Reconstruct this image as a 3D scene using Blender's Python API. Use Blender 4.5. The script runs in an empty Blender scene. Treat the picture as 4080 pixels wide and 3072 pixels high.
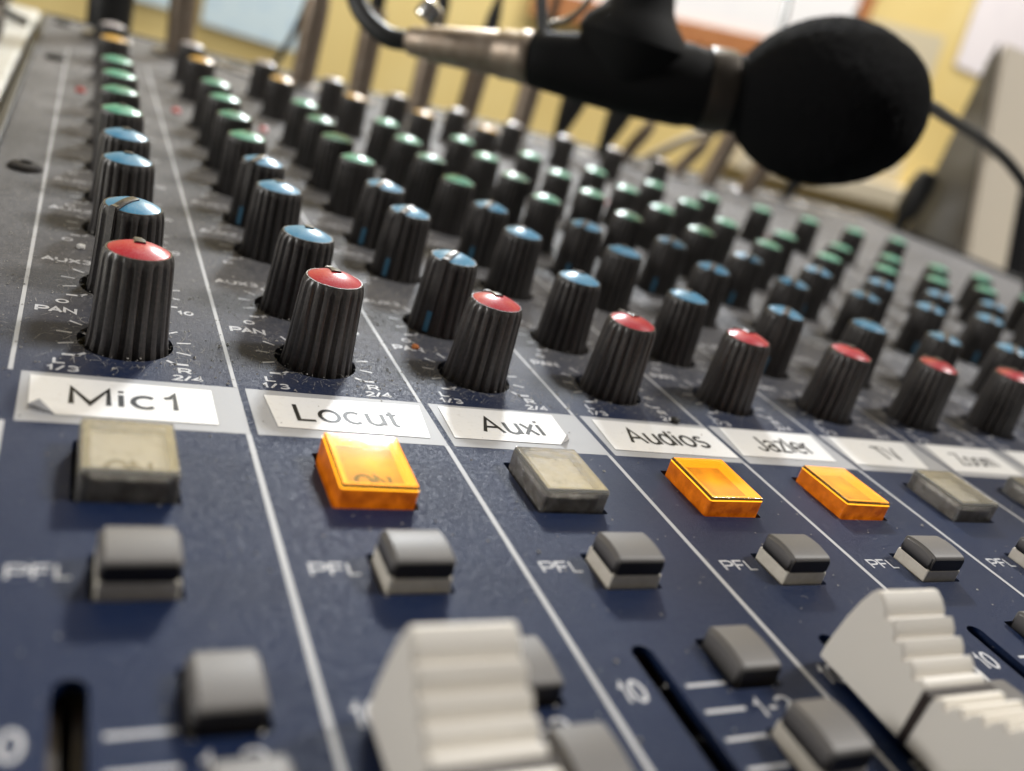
import bpy, bmesh, math, random
from mathutils import Vector, Matrix
from mathutils.geometry import delaunay_2d_cdt
random.seed(7)
R = math.radians
sc = bpy.context.scene
col = sc.collection
# ------------------------------------------------------------------ camera (1 unit = 1 cm, console top is z = 0)
sc.unit_settings.scale_length = 0.01
cam_d = bpy.data.cameras.new('camera')
cam = bpy.data.objects.new('camera', cam_d); col.objects.link(cam); sc.camera = cam
cam.location = (0.4937, -11.1226, 6.1648)
cam.rotation_euler = (1.179265, -0.278880, -0.401906)
cam_d.sensor_fit = 'HORIZONTAL'; cam_d.sensor_width = 36; cam_d.lens = 31.396
cam_d.clip_start = 0.1; cam_d.clip_end = 1000
cam_d.dof.use_dof = True; cam_d.dof.focus_distance = 14.5
cam_d.dof.aperture_fstop = 31.396e-3 / (2 * 0.138)
# ------------------------------------------------------------------ world, lamps of the room and an added wall fill
w = bpy.data.worlds.new('World'); sc.world = w; w.use_nodes = True
bg = w.node_tree.nodes['Background']; bg.inputs[0].default_value = (1.0, 0.95, 0.90, 1); bg.inputs[1].default_value = 0.11
def lamp(name, loc, target, sx, sy, power, color, spread=180):
    d = bpy.data.lights.new(name, 'AREA'); d.shape = 'RECTANGLE'; d.size = sx; d.size_y = sy
    d.energy = power; d.color = color; d.spread = R(spread)
    o = bpy.data.objects.new(name, d); col.objects.link(o); o.location = loc
    o.rotation_euler = (Vector(target) - Vector(loc)).to_track_quat('-Z', 'Y').to_euler(); return o
lamp('ceiling_lamp_right', (165, 12, 176), (6, 3, 0), 28, 40, 470000, (1.0, 0.975, 0.94))
lamp('ceiling_lamp_back', (52, 122, 78), (4, 0, 0), 15, 10, 215000, (0.90, 0.95, 1.0))
lamp('ceiling_lamp_overhead', (20, 18, 140), (20, 18, 0), 150, 40, 16000, (1.0, 0.97, 0.93))
lamp('wall_lamp_left', (-115, 22, 36), (6, 6, 0), 50, 24, 88000, (1.0, 0.985, 0.96))
lamp('wall_fill_light', (88, 92, 150), (94, 130, 0), 200, 14, 210000, (1.0, 0.97, 0.92), 110)  # added fill light out of view, only brightens the wall
sc.view_settings.view_transform = 'Standard'; sc.view_settings.look = 'None'
sc.view_settings.exposure = -0.1; sc.view_settings.gamma = 1
sc.render.engine = 'CYCLES'
sc.cycles.use_denoising = True
sc.cycles.max_bounces = 10; sc.cycles.transmission_bounces = 8; sc.cycles.glossy_bounces = 4
sc.cycles.caustics_reflective = False
sc.cycles.sample_clamp_indirect = 6

# ------------------------------------------------------------------ helpers
def mat(name, color, rough=0.5, metal=0.0, spec=0.5, **kw):
    m = bpy.data.materials.new(name); m.use_nodes = True
    b = m.node_tree.nodes['Principled BSDF']
    b.inputs['Base Color'].default_value = (*color, 1); b.inputs['Roughness'].default_value = rough
    b.inputs['Metallic'].default_value = metal; b.inputs['Specular IOR Level'].default_value = spec
    for k, v in kw.items():
        b.inputs[k.replace('_', ' ')].default_value = v
    return m
def N(m, t, **kw):
    n = m.node_tree.nodes.new(t)
    for k, v in kw.items(): setattr(n, k, v)
    return n
def L(m, a, b): m.node_tree.links.new(a, b)
def noise(m, scale, detail=3, rough=0.6, vec=None):
    n = N(m, 'ShaderNodeTexNoise'); n.inputs['Scale'].default_value = scale
    n.inputs['Detail'].default_value = detail; n.inputs['Roughness'].default_value = rough
    if vec: L(m, vec, n.inputs['Vector'])
    return n.outputs[0]
def ramp(m, fac, p0, p1, c0=(0, 0, 0, 1), c1=(1, 1, 1, 1)):
    r = N(m, 'ShaderNodeValToRGB'); L(m, fac, r.inputs[0])
    r.color_ramp.elements[0].position = p0; r.color_ramp.elements[1].position = p1
    r.color_ramp.elements[0].color = c0; r.color_ramp.elements[1].color = c1
    return r.outputs[0]
def math_(m, op, a, b=None, clamp=False):
    n = N(m, 'ShaderNodeMath', operation=op, use_clamp=clamp)
    for i, v in enumerate((a, b)):
        if v is None: continue
        if isinstance(v, (int, float)): n.inputs[i].default_value = v
        else: L(m, v, n.inputs[i])
    return n.outputs[0]
def mixc(m, fac, a, b):
    n = N(m, 'ShaderNodeMix', data_type='RGBA')
    if isinstance(fac, (int, float)): n.inputs[0].default_value = fac
    else: L(m, fac, n.inputs[0])
    for i, v in ((6, a), (7, b)):
        if isinstance(v, tuple): n.inputs[i].default_value = (*v, 1) if len(v) == 3 else v
        else: L(m, v, n.inputs[i])
    return n.outputs[2]
def bump(m, height, strength, dist):
    n = N(m, 'ShaderNodeBump'); n.inputs['Strength'].default_value = strength; n.inputs['Distance'].default_value = dist
    L(m, height, n.inputs['Height'])
    L(m, n.outputs[0], m.node_tree.nodes['Principled BSDF'].inputs['Normal'])
def P(m): return m.node_tree.nodes['Principled BSDF']
def wpos(m):
    return N(m, 'ShaderNodeNewGeometry').outputs['Position']
def dusty(m, base, amount, dust=(0.33, 0.30, 0.27), up_only=True, scale=14):
    """settled dust: speckle that lies on faces which look up"""
    pos = wpos(m)
    f = ramp(m, noise(m, scale, 5, 0.75, pos), 0.42, 0.75)
    f = math_(m, 'MULTIPLY', f, amount)
    if up_only:
        g = N(m, 'ShaderNodeNewGeometry'); s = N(m, 'ShaderNodeSeparateXYZ'); L(m, g.outputs['Normal'], s.inputs[0])
        up = N(m, 'ShaderNodeMapRange'); L(m, s.outputs[2], up.inputs[0])
        up.inputs[1].default_value = -0.2; up.inputs[2].default_value = 0.9; up.inputs[3].default_value = 0.25; up.inputs[4].default_value = 1
        f = math_(m, 'MULTIPLY', f, up.outputs[0])
    L(m, mixc(m, f, base, dust), P(m).inputs['Base Color'])
    return f
def obj(name, bm_or_me, m=None, parent=None, smooth=None, loc=None, label=None, kind=None):
    if isinstance(bm_or_me, bmesh.types.BMesh):
        me = bpy.data.meshes.new(name); bm_or_me.normal_update(); bm_or_me.to_mesh(me); bm_or_me.free()
    else: me = bm_or_me
    if m is not None and not me.materials: me.materials.append(m)
    if smooth is not None:
        for p in me.polygons: p.use_smooth = True
        if smooth < 180: me.set_sharp_from_angle(angle=R(smooth))
    o = bpy.data.objects.new(name, me); col.objects.link(o)
    if parent: o.parent = parent
    if loc: o.location = loc
    if label: o['label'] = label
    if kind: o['kind'] = kind
    return o
def tag(o, label, cat, group=None, kind=None):
    o['label'] = label; o['category'] = cat
    if group: o['group'] = group
    if kind: o['kind'] = kind
    return o
def empty(name, loc=(0, 0, 0)):
    o = bpy.data.objects.new(name, None); col.objects.link(o); o.location = loc; o.empty_display_size = 0.5; return o
def box(bm, x0, x1, y0, y1, z0, z1, bev=0, seg=2, tx=0, ty=0):
    """box, optionally narrower at the top by tx, ty on each side, with rounded edges"""
    v = [bm.verts.new(c) for c in ((x0, y0, z0), (x1, y0, z0), (x1, y1, z0), (x0, y1, z0),
         (x0 + tx, y0 + ty, z1), (x1 - tx, y0 + ty, z1), (x1 - tx, y1 - ty, z1), (x0 + tx, y1 - ty, z1))]
    fs = [bm.faces.new([v[i] for i in q]) for q in ((3, 2, 1, 0), (4, 5, 6, 7), (0, 1, 5, 4), (1, 2, 6, 5), (2, 3, 7, 6), (3, 0, 4, 7))]
    if bev:
        es = {e for f in fs for e in f.edges}
        bmesh.ops.bevel(bm, geom=list(es), offset=bev, segments=seg, affect='EDGES', profile=0.5)
    return v
def lathe(bm, prof, n=32, M=None, cap0=True, cap1=True):
    rings = []
    for r, z in prof:
        ring = []
        for i in range(n):
            a = 2 * math.pi * i / n; c = Vector((r * math.cos(a), r * math.sin(a), z))
            ring.append(bm.verts.new(M @ c if M else c))
        rings.append(ring)
    for a, b in zip(rings, rings[1:]):
        for i in range(n): bm.faces.new((a[i], a[(i + 1) % n], b[(i + 1) % n], b[i]))
    if cap0: bm.faces.new(rings[0][::-1])
    if cap1: bm.faces.new(rings[-1])
def wn(me):
    """smooth shading with vertex normals weighted by face area, so that flat faces stay flat between rounded edges"""
    acc = [Vector((0, 0, 0)) for _ in me.vertices]
    for p in me.polygons:
        p.use_smooth = True
        for i in p.vertices: acc[i] += p.normal * (p.area ** 1.5)
    me.normals_split_custom_set_from_vertices([v.normalized() if v.length else Vector((0, 0, 1)) for v in acc]); return me
def axis(a, b):
    """matrix with z along a -> b, origin a"""
    a = Vector(a); d = (Vector(b) - a).normalized()
    return Matrix.Translation(a) @ d.to_track_quat('Z', 'Y').to_matrix().to_4x4()
def spline(pts, n=8):
    P_ = [Vector(p) for p in pts]; P_ = [2 * P_[0] - P_[1]] + P_ + [2 * P_[-1] - P_[-2]]; out = []
    for i in range(1, len(P_) - 2):
        a, b, c, d = P_[i - 1:i + 3]
        for k in range(n):
            t = k / n
            out.append(0.5 * ((2 * b) + (c - a) * t + (2 * a - 5 * b + 4 * c - d) * t * t + (3 * b - a - 3 * c + d) * t ** 3))
    out.append(P_[-2]); return out
def tube(bm, pts, r, n=8, k=8, smooth_path=True):
    path = spline(pts, k) if smooth_path else [Vector(p) for p in pts]
    rings = []; ref = Vector((0.13, 0.31, 0.94))
    for i, c in enumerate(path):
        t = (path[min(i + 1, len(path) - 1)] - path[max(i - 1, 0)]).normalized()
        u = t.cross(ref).normalized(); v = t.cross(u)
        rings.append([bm.verts.new(c + r * (math.cos(2 * math.pi * j / n) * u + math.sin(2 * math.pi * j / n) * v)) for j in range(n)])
    for a, b in zip(rings, rings[1:]):
        for j in range(n): bm.faces.new((a[j], a[(j + 1) % n], b[(j + 1) % n], b[j]))
    bm.faces.new(rings[0][::-1]); bm.faces.new(rings[-1])
def arc(cx, cy, rx, ry, a0, a1, n=14): return [(cx + rx * math.cos(R(a0 + (a1 - a0) * i / n)), cy + ry * math.sin(R(a0 + (a1 - a0) * i / n))) for i in range(n + 1)]
XH = 0.73      # x height over cap height
GL = {         # letter: (advance, strokes), cap height 1
 'M': (1.02, [[(.08, 0), (.08, 1), (.48, .06), (.88, 1), (.88, 0)]]), 'i': (.26, [[(.1, 0), (.1, XH)], [(.1, .88), (.1, 1)]]),
 'c': (.68, [arc(.34, XH / 2, .27, XH / 2, 48, 312)]), '1': (.56, [[(.08, .72), (.22, .78), (.32, 1), (.32, 0)]]),
 'L': (.66, [[(.08, 1), (.08, 0), (.58, 0)]]), 'o': (.74, [arc(.36, XH / 2, .29, XH / 2, 0, 360, 26)]),
 'u': (.68, [[(.09, XH), (.09, .26)] + arc(.31, .24, .22, .24, 180, 320, 10) + [(.57, .2)], [(.57, XH), (.57, 0)]]),
 't': (.40, [[(.17, .94), (.17, .14)] + arc(.27, .13, .1, .13, 180, 290, 6), [(.02, XH), (.34, XH)]]),
 'A': (.86, [[(.02, 0), (.40, 1), (.78, 0)], [(.15, .35), (.65, .35)]]), 'x': (.60, [[(.04, XH), (.52, 0)], [(.04, 0), (.52, XH)]]),
 'd': (.74, [arc(.33, XH / 2, .26, XH / 2, 0, 360, 24), [(.6, 1), (.6, 0)]]),
 's': (.62, [arc(.3, .55, .21, .18, 40, 180, 8) + arc(.3, .55, .21, .18, 180, 250, 5) + arc(.31, .19, .23, .19, 80, -60, 8) + arc(.31, .19, .23, .19, -60, -155, 6)]),
 'J': (.62, [[(.5, 1), (.5, .26)] + arc(.28, .24, .22, .24, 0, -180, 12)]),
 'a': (.66, [arc(.31, .53, .22, .2, 165, 0, 10) + [(.53, .1), (.6, 0)], arc(.29, .2, .23, .2, 0, 360, 18)]),
 'z': (.58, [[(.06, XH), (.5, XH), (.05, 0), (.53, 0)]]), 'l': (.26, [[(.1, 0), (.1, 1)]]),
 'e': (.70, [[(.07, .38), (.62, .38)] + arc(.34, XH / 2, .28, XH / 2, 4, 315, 20)]), 'r': (.40, [[(.09, 0), (.09, XH)], [(.09, .46)] + arc(.31, .46, .22, .25, 160, 80, 6)]),
 'T': (.74, [[(.35, 0), (.35, 1)], [(.02, 1), (.68, 1)]]), 'V': (.80, [[(.02, 1), (.38, 0), (.74, 1)]]), 'Z': (.74, [[(.06, 1), (.64, 1), (.04, 0), (.67, 0)]]),
 'm': (1.02, [[(.09, 0), (.09, XH)], [(.09, .46)] + arc(.29, .5, .2, .23, 180, 0, 8) + [(.49, 0)], [(.49, .46)] + arc(.69, .5, .2, .23, 180, 0, 8) + [(.89, 0)]]),
 'P': (.86, [[(.08, 0), (.08, 1), (.5, 1)] + arc(.52, .73, .27, .27, 90, -90, 8) + [(.08, .46)]]), 'N': (.92, [[(.08, 0), (.08, 1), (.80, 0), (.80, 1)]]),
 'U': (.90, [[(.08, 1), (.08, .3)] + arc(.42, .32, .34, .32, 180, 360, 12) + [(.76, 1)]]), 'X': (.86, [[(.04, 1), (.78, 0)], [(.04, 0), (.78, 1)]]),
 'F': (.76, [[(.08, 0), (.08, 1), (.68, 1)], [(.08, .52), (.60, .52)]]), 'R': (.88, [[(.08, 0), (.08, 1), (.5, 1)] + arc(.52, .74, .26, .26, 90, -90, 8) + [(.08, .48)], [(.5, .48), (.80, 0)]]),
 'O': (1.0, [arc(.47, .5, .41, .5, 0, 360, 28)]), '0': (.84, [arc(.38, .5, .32, .5, 0, 360, 24)]),
 '2': (.80, [arc(.38, .72, .3, .28, 165, -20, 12) + [(.06, 0), (.72, 0)]]), '3': (.80, [arc(.36, .75, .27, .25, 150, -90, 10) + arc(.36, .25, .31, .25, 90, -150, 12)]),
 '4': (.84, [[(.56, 0), (.56, 1), (.04, .28), (.76, .28)]]), '5': (.80, [[(.66, 1), (.16, 1), (.1, .52)] + arc(.37, .32, .31, .32, 120, -145, 12)]),
 '/': (.56, [[(.02, -.02), (.46, 1.02)]]), '-': (.5, [[(.06, .45), (.42, .45)]])}
def put_text(bm, s, x0, x1, y0, y1, z, wt=0.13, sx_w=1.0):
    """flat lettering from strokes: the word fitted to the box x0..x1, with y0 the base line and y1 the cap height"""
    adv = 0; strokes = []
    for ch in s:
        a, st = GL[ch]; strokes += [[(px + adv, py) for px, py in q] for q in st]; adv += a + 0.035
    lo = min(p[0] for q in strokes for p in q); hi = max(p[0] for q in strokes for p in q)
    H = y1 - y0; t = wt * H / 2; sx = (x1 - x0 - 2 * t) / (hi - lo); zz = z
    for q in strokes:
        pts = [Vector((x0 + t + (px - lo) * sx, y0 + t + py * (H - 2 * t), 0)) for px, py in q]
        pts = [p for i, p in enumerate(pts) if i == 0 or (p - pts[i - 1]).length > 1e-5]
        closed = (pts[0] - pts[-1]).length < 1e-3
        Lf, Rt = [], []
        for i, p in enumerate(pts):
            a = pts[i - 1] if i else (pts[-2] if closed else None); b = pts[i + 1] if i < len(pts) - 1 else (pts[1] if closed else None)
            d1 = (p - a).normalized() if a is not None else None; d2 = (b - p).normalized() if b is not None else None
            if d1 is None: d1 = d2
            if d2 is None: d2 = d1
            n1 = Vector((-d1.y, d1.x, 0)); n2 = Vector((-d2.y, d2.x, 0)); m = (n1 + n2)
            m = m.normalized() if m.length > 1e-6 else n1
            k = 1 / max(0.45, m.dot(n1)); o = m * t * k
            Lf.append(bm.verts.new((p.x + o.x, p.y + o.y, zz))); Rt.append(bm.verts.new((p.x - o.x, p.y - o.y, zz)))
        for i in range(len(pts) - 1): bm.faces.new((Rt[i], Rt[i + 1], Lf[i + 1], Lf[i]))
        zz += 0.0004
def quad(bm, pts, z=None):
    f = bm.faces.new([bm.verts.new((p[0], p[1], z if z is not None else p[2])) for p in pts]); return f

# ------------------------------------------------------------------ materials
# navy console paint, with dust that lies thicker away from the hands (towards the back)
M_panel = mat('navy_console_paint', (0.0025, 0.0125, 0.050), 0.4, spec=0.18)
pos = wpos(M_panel); sep = N(M_panel, 'ShaderNodeSeparateXYZ'); L(M_panel, pos, sep.inputs[0])
def maprange(m, v, a, b, c, d):
    n = N(m, 'ShaderNodeMapRange'); L(m, v, n.inputs[0])
    for i, q in enumerate((a, b, c, d)): n.inputs[i + 1].default_value = q
    return n.outputs[0]
ybig = math_(M_panel, 'ADD', maprange(M_panel, sep.outputs[1], 1.2, 5.5, 0.0, 0.62), maprange(M_panel, sep.outputs[1], 5.5, 24.0, 0.0, 0.12))
ybig = math_(M_panel, 'ADD', ybig, math_(M_panel, 'MULTIPLY', maprange(M_panel, sep.outputs[0], 9.0, -1.0, 0.0, 0.55), maprange(M_panel, sep.outputs[1], 9.0, 26.0, 0.0, 1.0)))  # extra dust at the rear left, also paints in the pale sheen there
lowd = maprange(M_panel, sep.outputs[1], -8.0, 1.0, 0.0, 0.055)
spk = ramp(M_panel, noise(M_panel, 13, 6, 0.95, pos), 0.50, 0.58)
spk2 = ramp(M_panel, noise(M_panel, 55, 2, 0.6, pos), 0.50, 0.68)
med = ramp(M_panel, noise(M_panel, 5.5, 6, 0.9, pos), 0.45, 0.60)
big = ramp(M_panel, noise(M_panel, 0.8, 4, 0.6, pos), 0.28, 0.72)
film = math_(M_panel, 'ADD', math_(M_panel, 'MULTIPLY', spk, 0.45), math_(M_panel, 'MULTIPLY', spk2, 0.35))
film = math_(M_panel, 'ADD', film, math_(M_panel, 'MULTIPLY', med, 0.30))
film = math_(M_panel, 'ADD', film, math_(M_panel, 'MULTIPLY', big, 0.22))
amt = math_(M_panel, 'ADD', math_(M_panel, 'MULTIPLY', ybig, 0.85), lowd)
dfac = math_(M_panel, 'MULTIPLY', film, amt, True)
grime = math_(M_panel, 'MULTIPLY', ybig, 1.15, True)
grimy = mixc(M_panel, grime, (0.0025, 0.0125, 0.050), (0.033, 0.034, 0.037))
L(M_panel, mixc(M_panel, dfac, grimy, (0.36, 0.34, 0.32)), P(M_panel).inputs['Base Color'])
rr = math_(M_panel, 'ADD', 0.36, math_(M_panel, 'MULTIPLY', dfac, 1.3), True)
L(M_panel, rr, P(M_panel).inputs['Roughness'])
hh = math_(M_panel, 'ADD', math_(M_panel, 'MULTIPLY', noise(M_panel, 34, 2, 0.5, pos), 1.0), math_(M_panel, 'MULTIPLY', film, 0.5))
bump(M_panel, hh, 0.55, 0.014)
def worn_print(name, c, dust_amt=0.5):
    m = mat(name, c, 0.55, spec=0.3)
    p = wpos(m); f = ramp(m, noise(m, 30, 4, 0.8, p), 0.46, 0.7)
    s = N(m, 'ShaderNodeSeparateXYZ'); L(m, p, s.inputs[0])
    yb = maprange(m, s.outputs[1], 1.0, 9.0, 0.12, dust_amt)
    f = math_(m, 'MULTIPLY', f, yb)
    L(m, mixc(m, f, c, (0.22, 0.205, 0.19)), P(m).inputs['Base Color']); return m
M_print = worn_print('white_silk_screen_print', (0.52, 0.52, 0.54), 0.8)
M_line = worn_print('strip_divider_print', (0.42, 0.42, 0.43), 0.6)
M_band = worn_print('grey_writing_band', (0.36, 0.36, 0.37), 0.6)
M_paper = mat('white_label_paper', (0.78, 0.77, 0.755), 0.42, spec=0.35)
_p = wpos(M_paper); L(M_paper, mixc(M_paper, ramp(M_paper, noise(M_paper, 9, 5, 0.75, _p), 0.55, 0.85), (0.78, 0.77, 0.755), (0.60, 0.57, 0.53)), P(M_paper).inputs['Base Color'])
M_ink = mat('black_label_ink', (0.012, 0.012, 0.013), 0.5, spec=0.3)
M_knob = mat('dark_grey_knob_plastic', (0.03, 0.027, 0.026), 0.30, spec=0.5)
dusty(M_knob, (0.050, 0.046, 0.044), 0.6, (0.24, 0.215, 0.195), scale=18)
bump(M_knob, noise(M_knob, 45, 3, 0.6, wpos(M_knob)), 0.15, 0.01)
def cap_mat(name, c):
    m = mat(name, c, 0.30, spec=0.38); dusty(m, c, 0.22, (0.5, 0.47, 0.44), up_only=False, scale=30); return m
CAP = {'red': cap_mat('red_cap_plastic', (0.47, 0.014, 0.03)), 'blue': cap_mat('blue_cap_plastic', (0.055, 0.25, 0.42)),
       'green': cap_mat('green_cap_plastic', (0.085, 0.36, 0.235)), 'yellow': cap_mat('yellow_cap_plastic', (0.62, 0.34, 0.045)),
       'grey': cap_mat('pale_grey_cap_plastic', (0.42, 0.38, 0.38))}
M_btn = mat('grey_button_plastic', (0.15, 0.142, 0.137), 0.46, spec=0.3)
dusty(M_btn, (0.15, 0.142, 0.137), 0.12, (0.3, 0.28, 0.26), scale=26)
bump(M_btn, noise(M_btn, 60, 2, 0.5, wpos(M_btn)), 0.06, 0.01)
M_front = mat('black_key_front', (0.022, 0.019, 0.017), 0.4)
M_white = mat('ivory_button_base', (0.72, 0.67, 0.58), 0.4); dusty(M_white, (0.72, 0.67, 0.58), 0.3, (0.3, 0.24, 0.17), up_only=False, scale=7)
M_fader = mat('cream_fader_plastic', (0.77, 0.73, 0.665), 0.42)
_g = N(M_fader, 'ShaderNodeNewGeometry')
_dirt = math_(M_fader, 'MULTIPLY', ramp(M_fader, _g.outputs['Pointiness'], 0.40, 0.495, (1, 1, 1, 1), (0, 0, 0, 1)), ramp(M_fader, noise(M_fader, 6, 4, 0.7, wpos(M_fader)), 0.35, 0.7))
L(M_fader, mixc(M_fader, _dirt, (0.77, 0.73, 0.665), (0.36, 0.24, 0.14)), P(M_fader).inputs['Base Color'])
bump(M_fader, noise(M_fader, 50, 3, 0.6, wpos(M_fader)), 0.12, 0.012)
M_groove = mat('dark_brown_index_line', (0.02, 0.012, 0.01), 0.5)
M_black = mat('black_metal_chassis', (0.012, 0.012, 0.013), 0.5)
M_blackp = mat('black_rubber_plastic', (0.010, 0.010, 0.010), 0.45)
M_dark = mat('dark_inside', (0.004, 0.004, 0.004), 0.8)
M_track = mat('brown_track_metal', (0.05, 0.03, 0.015), 0.5)
M_screw = mat('black_screw', (0.015, 0.013, 0.012), 0.75, spec=0.2); dusty(M_screw, (0.012, 0.010, 0.009), 0.25, (0.2, 0.16, 0.12), scale=9)
M_clear = mat('clear_smoky_plastic', (0.975, 0.96, 0.92), 0.06, Transmission_Weight=0.92, IOR=1.49)
M_amber = mat('amber_lit_plastic', (1.0, 0.72, 0.30), 0.05, Transmission_Weight=0.95, IOR=1.49)
bump(M_clear, noise(M_clear, 5, 3, 0.6, wpos(M_clear)), 0.10, 0.05)
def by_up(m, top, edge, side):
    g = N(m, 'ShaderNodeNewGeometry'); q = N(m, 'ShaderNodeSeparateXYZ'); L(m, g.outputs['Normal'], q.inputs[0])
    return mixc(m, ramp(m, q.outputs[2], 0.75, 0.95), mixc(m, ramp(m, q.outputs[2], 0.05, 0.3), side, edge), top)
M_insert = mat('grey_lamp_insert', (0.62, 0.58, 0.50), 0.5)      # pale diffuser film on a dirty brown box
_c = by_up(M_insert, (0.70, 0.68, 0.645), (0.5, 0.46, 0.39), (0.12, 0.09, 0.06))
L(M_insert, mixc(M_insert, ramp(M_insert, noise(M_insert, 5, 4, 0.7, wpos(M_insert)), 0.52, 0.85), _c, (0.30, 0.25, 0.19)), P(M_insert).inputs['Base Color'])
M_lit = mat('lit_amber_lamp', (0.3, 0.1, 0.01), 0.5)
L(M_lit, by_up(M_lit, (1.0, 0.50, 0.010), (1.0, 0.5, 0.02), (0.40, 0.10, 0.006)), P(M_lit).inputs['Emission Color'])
_oc = N(M_lit, 'ShaderNodeTexCoord').outputs['Object']; _vl = N(M_lit, 'ShaderNodeVectorMath', operation='LENGTH'); _vs = N(M_lit, 'ShaderNodeVectorMath', operation='SUBTRACT')
L(M_lit, _oc, _vs.inputs[0]); _vs.inputs[1].default_value = (0.08, 0.10, 0.19); L(M_lit, _vs.outputs[0], _vl.inputs[0])
_hot = maprange(M_lit, _vl.outputs['Value'], 0.0, 0.55, 1.0, 0.0)
_e = math_(M_lit, 'ADD', maprange(M_lit, noise(M_lit, 3.5, 3, 0.5, wpos(M_lit)), 0.3, 0.7, 0.40, 0.85), math_(M_lit, 'MULTIPLY', math_(M_lit, 'POWER', _hot, 1.6), 1.1)); L(M_lit, _e, P(M_lit).inputs['Emission Strength'])
M_on = mat('dark_on_lettering', (0.06, 0.045, 0.03), 0.6)
M_red_led = mat('red_peak_light', (0.5, 0.03, 0.03), 0.3)
M_orange = mat('orange_lit_key', (0.9, 0.12, 0.01), 0.4); P(M_orange).inputs['Emission Color'].default_value = (1, 0.16, 0.01, 1); P(M_orange).inputs['Emission Strength'].default_value = 0.6
M_plug = mat('tarnished_nickel', (0.34, 0.27, 0.20), 0.45, metal=0.8)
_n = noise(M_plug, 3, 4, 0.6, wpos(M_plug)); L(M_plug, ramp(M_plug, _n, 0.3, 0.75, (0.26, 0.20, 0.15, 1), (0.42, 0.35, 0.28, 1)), P(M_plug).inputs['Base Color'])
M_silver = mat('bright_metal', (0.62, 0.60, 0.56), 0.25, metal=1.0)
M_foam = mat('black_foam', (0.009, 0.009, 0.0095), 0.95, spec=0.1)
bump(M_foam, noise(M_foam, 12, 3, 0.8, wpos(M_foam)), 1.0, 0.12)
M_mic = mat('matt_black_microphone_paint', (0.006, 0.006, 0.006), 0.75, spec=0.2)
M_cable = mat('black_cable_rubber', (0.009, 0.009, 0.009), 0.5)
M_bcable = mat('brown_grey_cable', (0.075, 0.055, 0.04), 0.5)
M_gcable = mat('pale_grey_cable', (0.32, 0.27, 0.21), 0.5)
M_dust = mat('pale_dust_fibre', (0.42, 0.40, 0.37), 0.9, spec=0.1)

# ------------------------------------------------------------------ the console
K = 13                        # strips built (those in view)
X1, YF, YB = 55.3, -13.0, 40.6
ROWS = [('red', 2.746), ('blue', 5.10), ('blue', 8.28), ('blue', 10.54), ('green', 13.22), ('green', 15.83), ('green', 18.43), ('green', 21.13), ('yellow', 26.0), ('grey', 29.97)]
def has(k, r):
    if r == 6 and k >= 8: return False
    if r == 8 and k >= 6: return False
    if r == 9 and k >= 10: return False
    return True
KX = 1.52                     # knob centre inside its strip
console = empty('mixing_console')
tag(console, 'dusty navy blue mixing console with rows of coloured knobs and white faders', 'mixing console')

holes = []
def circle_loop(cx, cy, r, n=28): return [(cx + r * math.cos(2 * math.pi * i / n), cy + r * math.sin(2 * math.pi * i / n)) for i in range(n)]
def rrect_loop(x0, x1, y0, y1, r, n=4):
    out = []
    for cx, cy, a0 in ((x1 - r, y1 - r, 0), (x0 + r, y1 - r, 90), (x0 + r, y0 + r, 180), (x1 - r, y0 + r, 270)):
        for i in range(n + 1):
            a = R(a0 + 90 * i / n); out.append((cx + r * math.cos(a), cy + r * math.sin(a)))
    return out
SLOT = 0.87
for k in range(K):
    X = 3 * k
    for r, (c, y) in enumerate(ROWS):
        if has(k, r): holes.append(circle_loop(X + KX - 0.03, y - 0.02, 0.70))
    holes.append(rrect_loop(X + 0.80, X + 1.99, -1.80, -0.42, 0.04))
    holes.append(rrect_loop(X + 0.99, X + 1.90, -3.53, -2.76, 0.04))
    holes.append(rrect_loop(X + 1.74, X + 2.50, -5.36, -4.50, 0.04))
    holes.append(rrect_loop(X + 1.74, X + 2.50, -6.80, -5.94, 0.04))
    holes.append(rrect_loop(X + SLOT - 0.15, X + SLOT + 0.15, -12.3, -4.55, 0.149, 6))
outer = [(-1.05, YF), (X1, YF), (X1, YB), (-1.05, YB)]
vs = [Vector(p) for p in outer]; es = [(i, (i + 1) % 4) for i in range(4)]
for h in holes:
    b = len(vs); vs += [Vector(p) for p in h]; es += [(b + i, b + (i + 1) % len(h)) for i in range(len(h))]
V, E_, F, *_r = delaunay_2d_cdt(vs, es, [], 0, 1e-6)
boxes = [(min(p[0] for p in h), max(p[0] for p in h), min(p[1] for p in h), max(p[1] for p in h), h) for h in holes]
grid = {}
for b in boxes:
    for gx in range(int(b[0] // 3), int(b[1] // 3) + 1):
        for gy in range(int(b[2] // 3), int(b[3] // 3) + 1): grid.setdefault((gx, gy), []).append(b)
def inside(x, y):
    for a, b_, c, d, h in grid.get((int(x // 3), int(y // 3)), ()):
        if a < x < b_ and c < y < d:
            s = False; j = len(h) - 1
            for i in range(len(h)):
                if (h[i][1] > y) != (h[j][1] > y) and x < (h[j][0] - h[i][0]) * (y - h[i][1]) / (h[j][1] - h[i][1]) + h[i][0]: s = not s
                j = i
            if s: return True
    return False
bm = bmesh.new(); bv = [bm.verts.new((p.x, p.y, 0)) for p in V]
for f in F:
    cx = sum(V[i].x for i in f) / 3; cy = sum(V[i].y for i in f) / 3
    if not inside(cx, cy):
        try: bm.faces.new([bv[i] for i in f])
        except ValueError: pass
bmesh.ops.recalc_face_normals(bm, faces=bm.faces)
bm.normal_update()
for f in bm.faces:
    if f.normal.z < 0: f.normal_flip()
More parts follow.
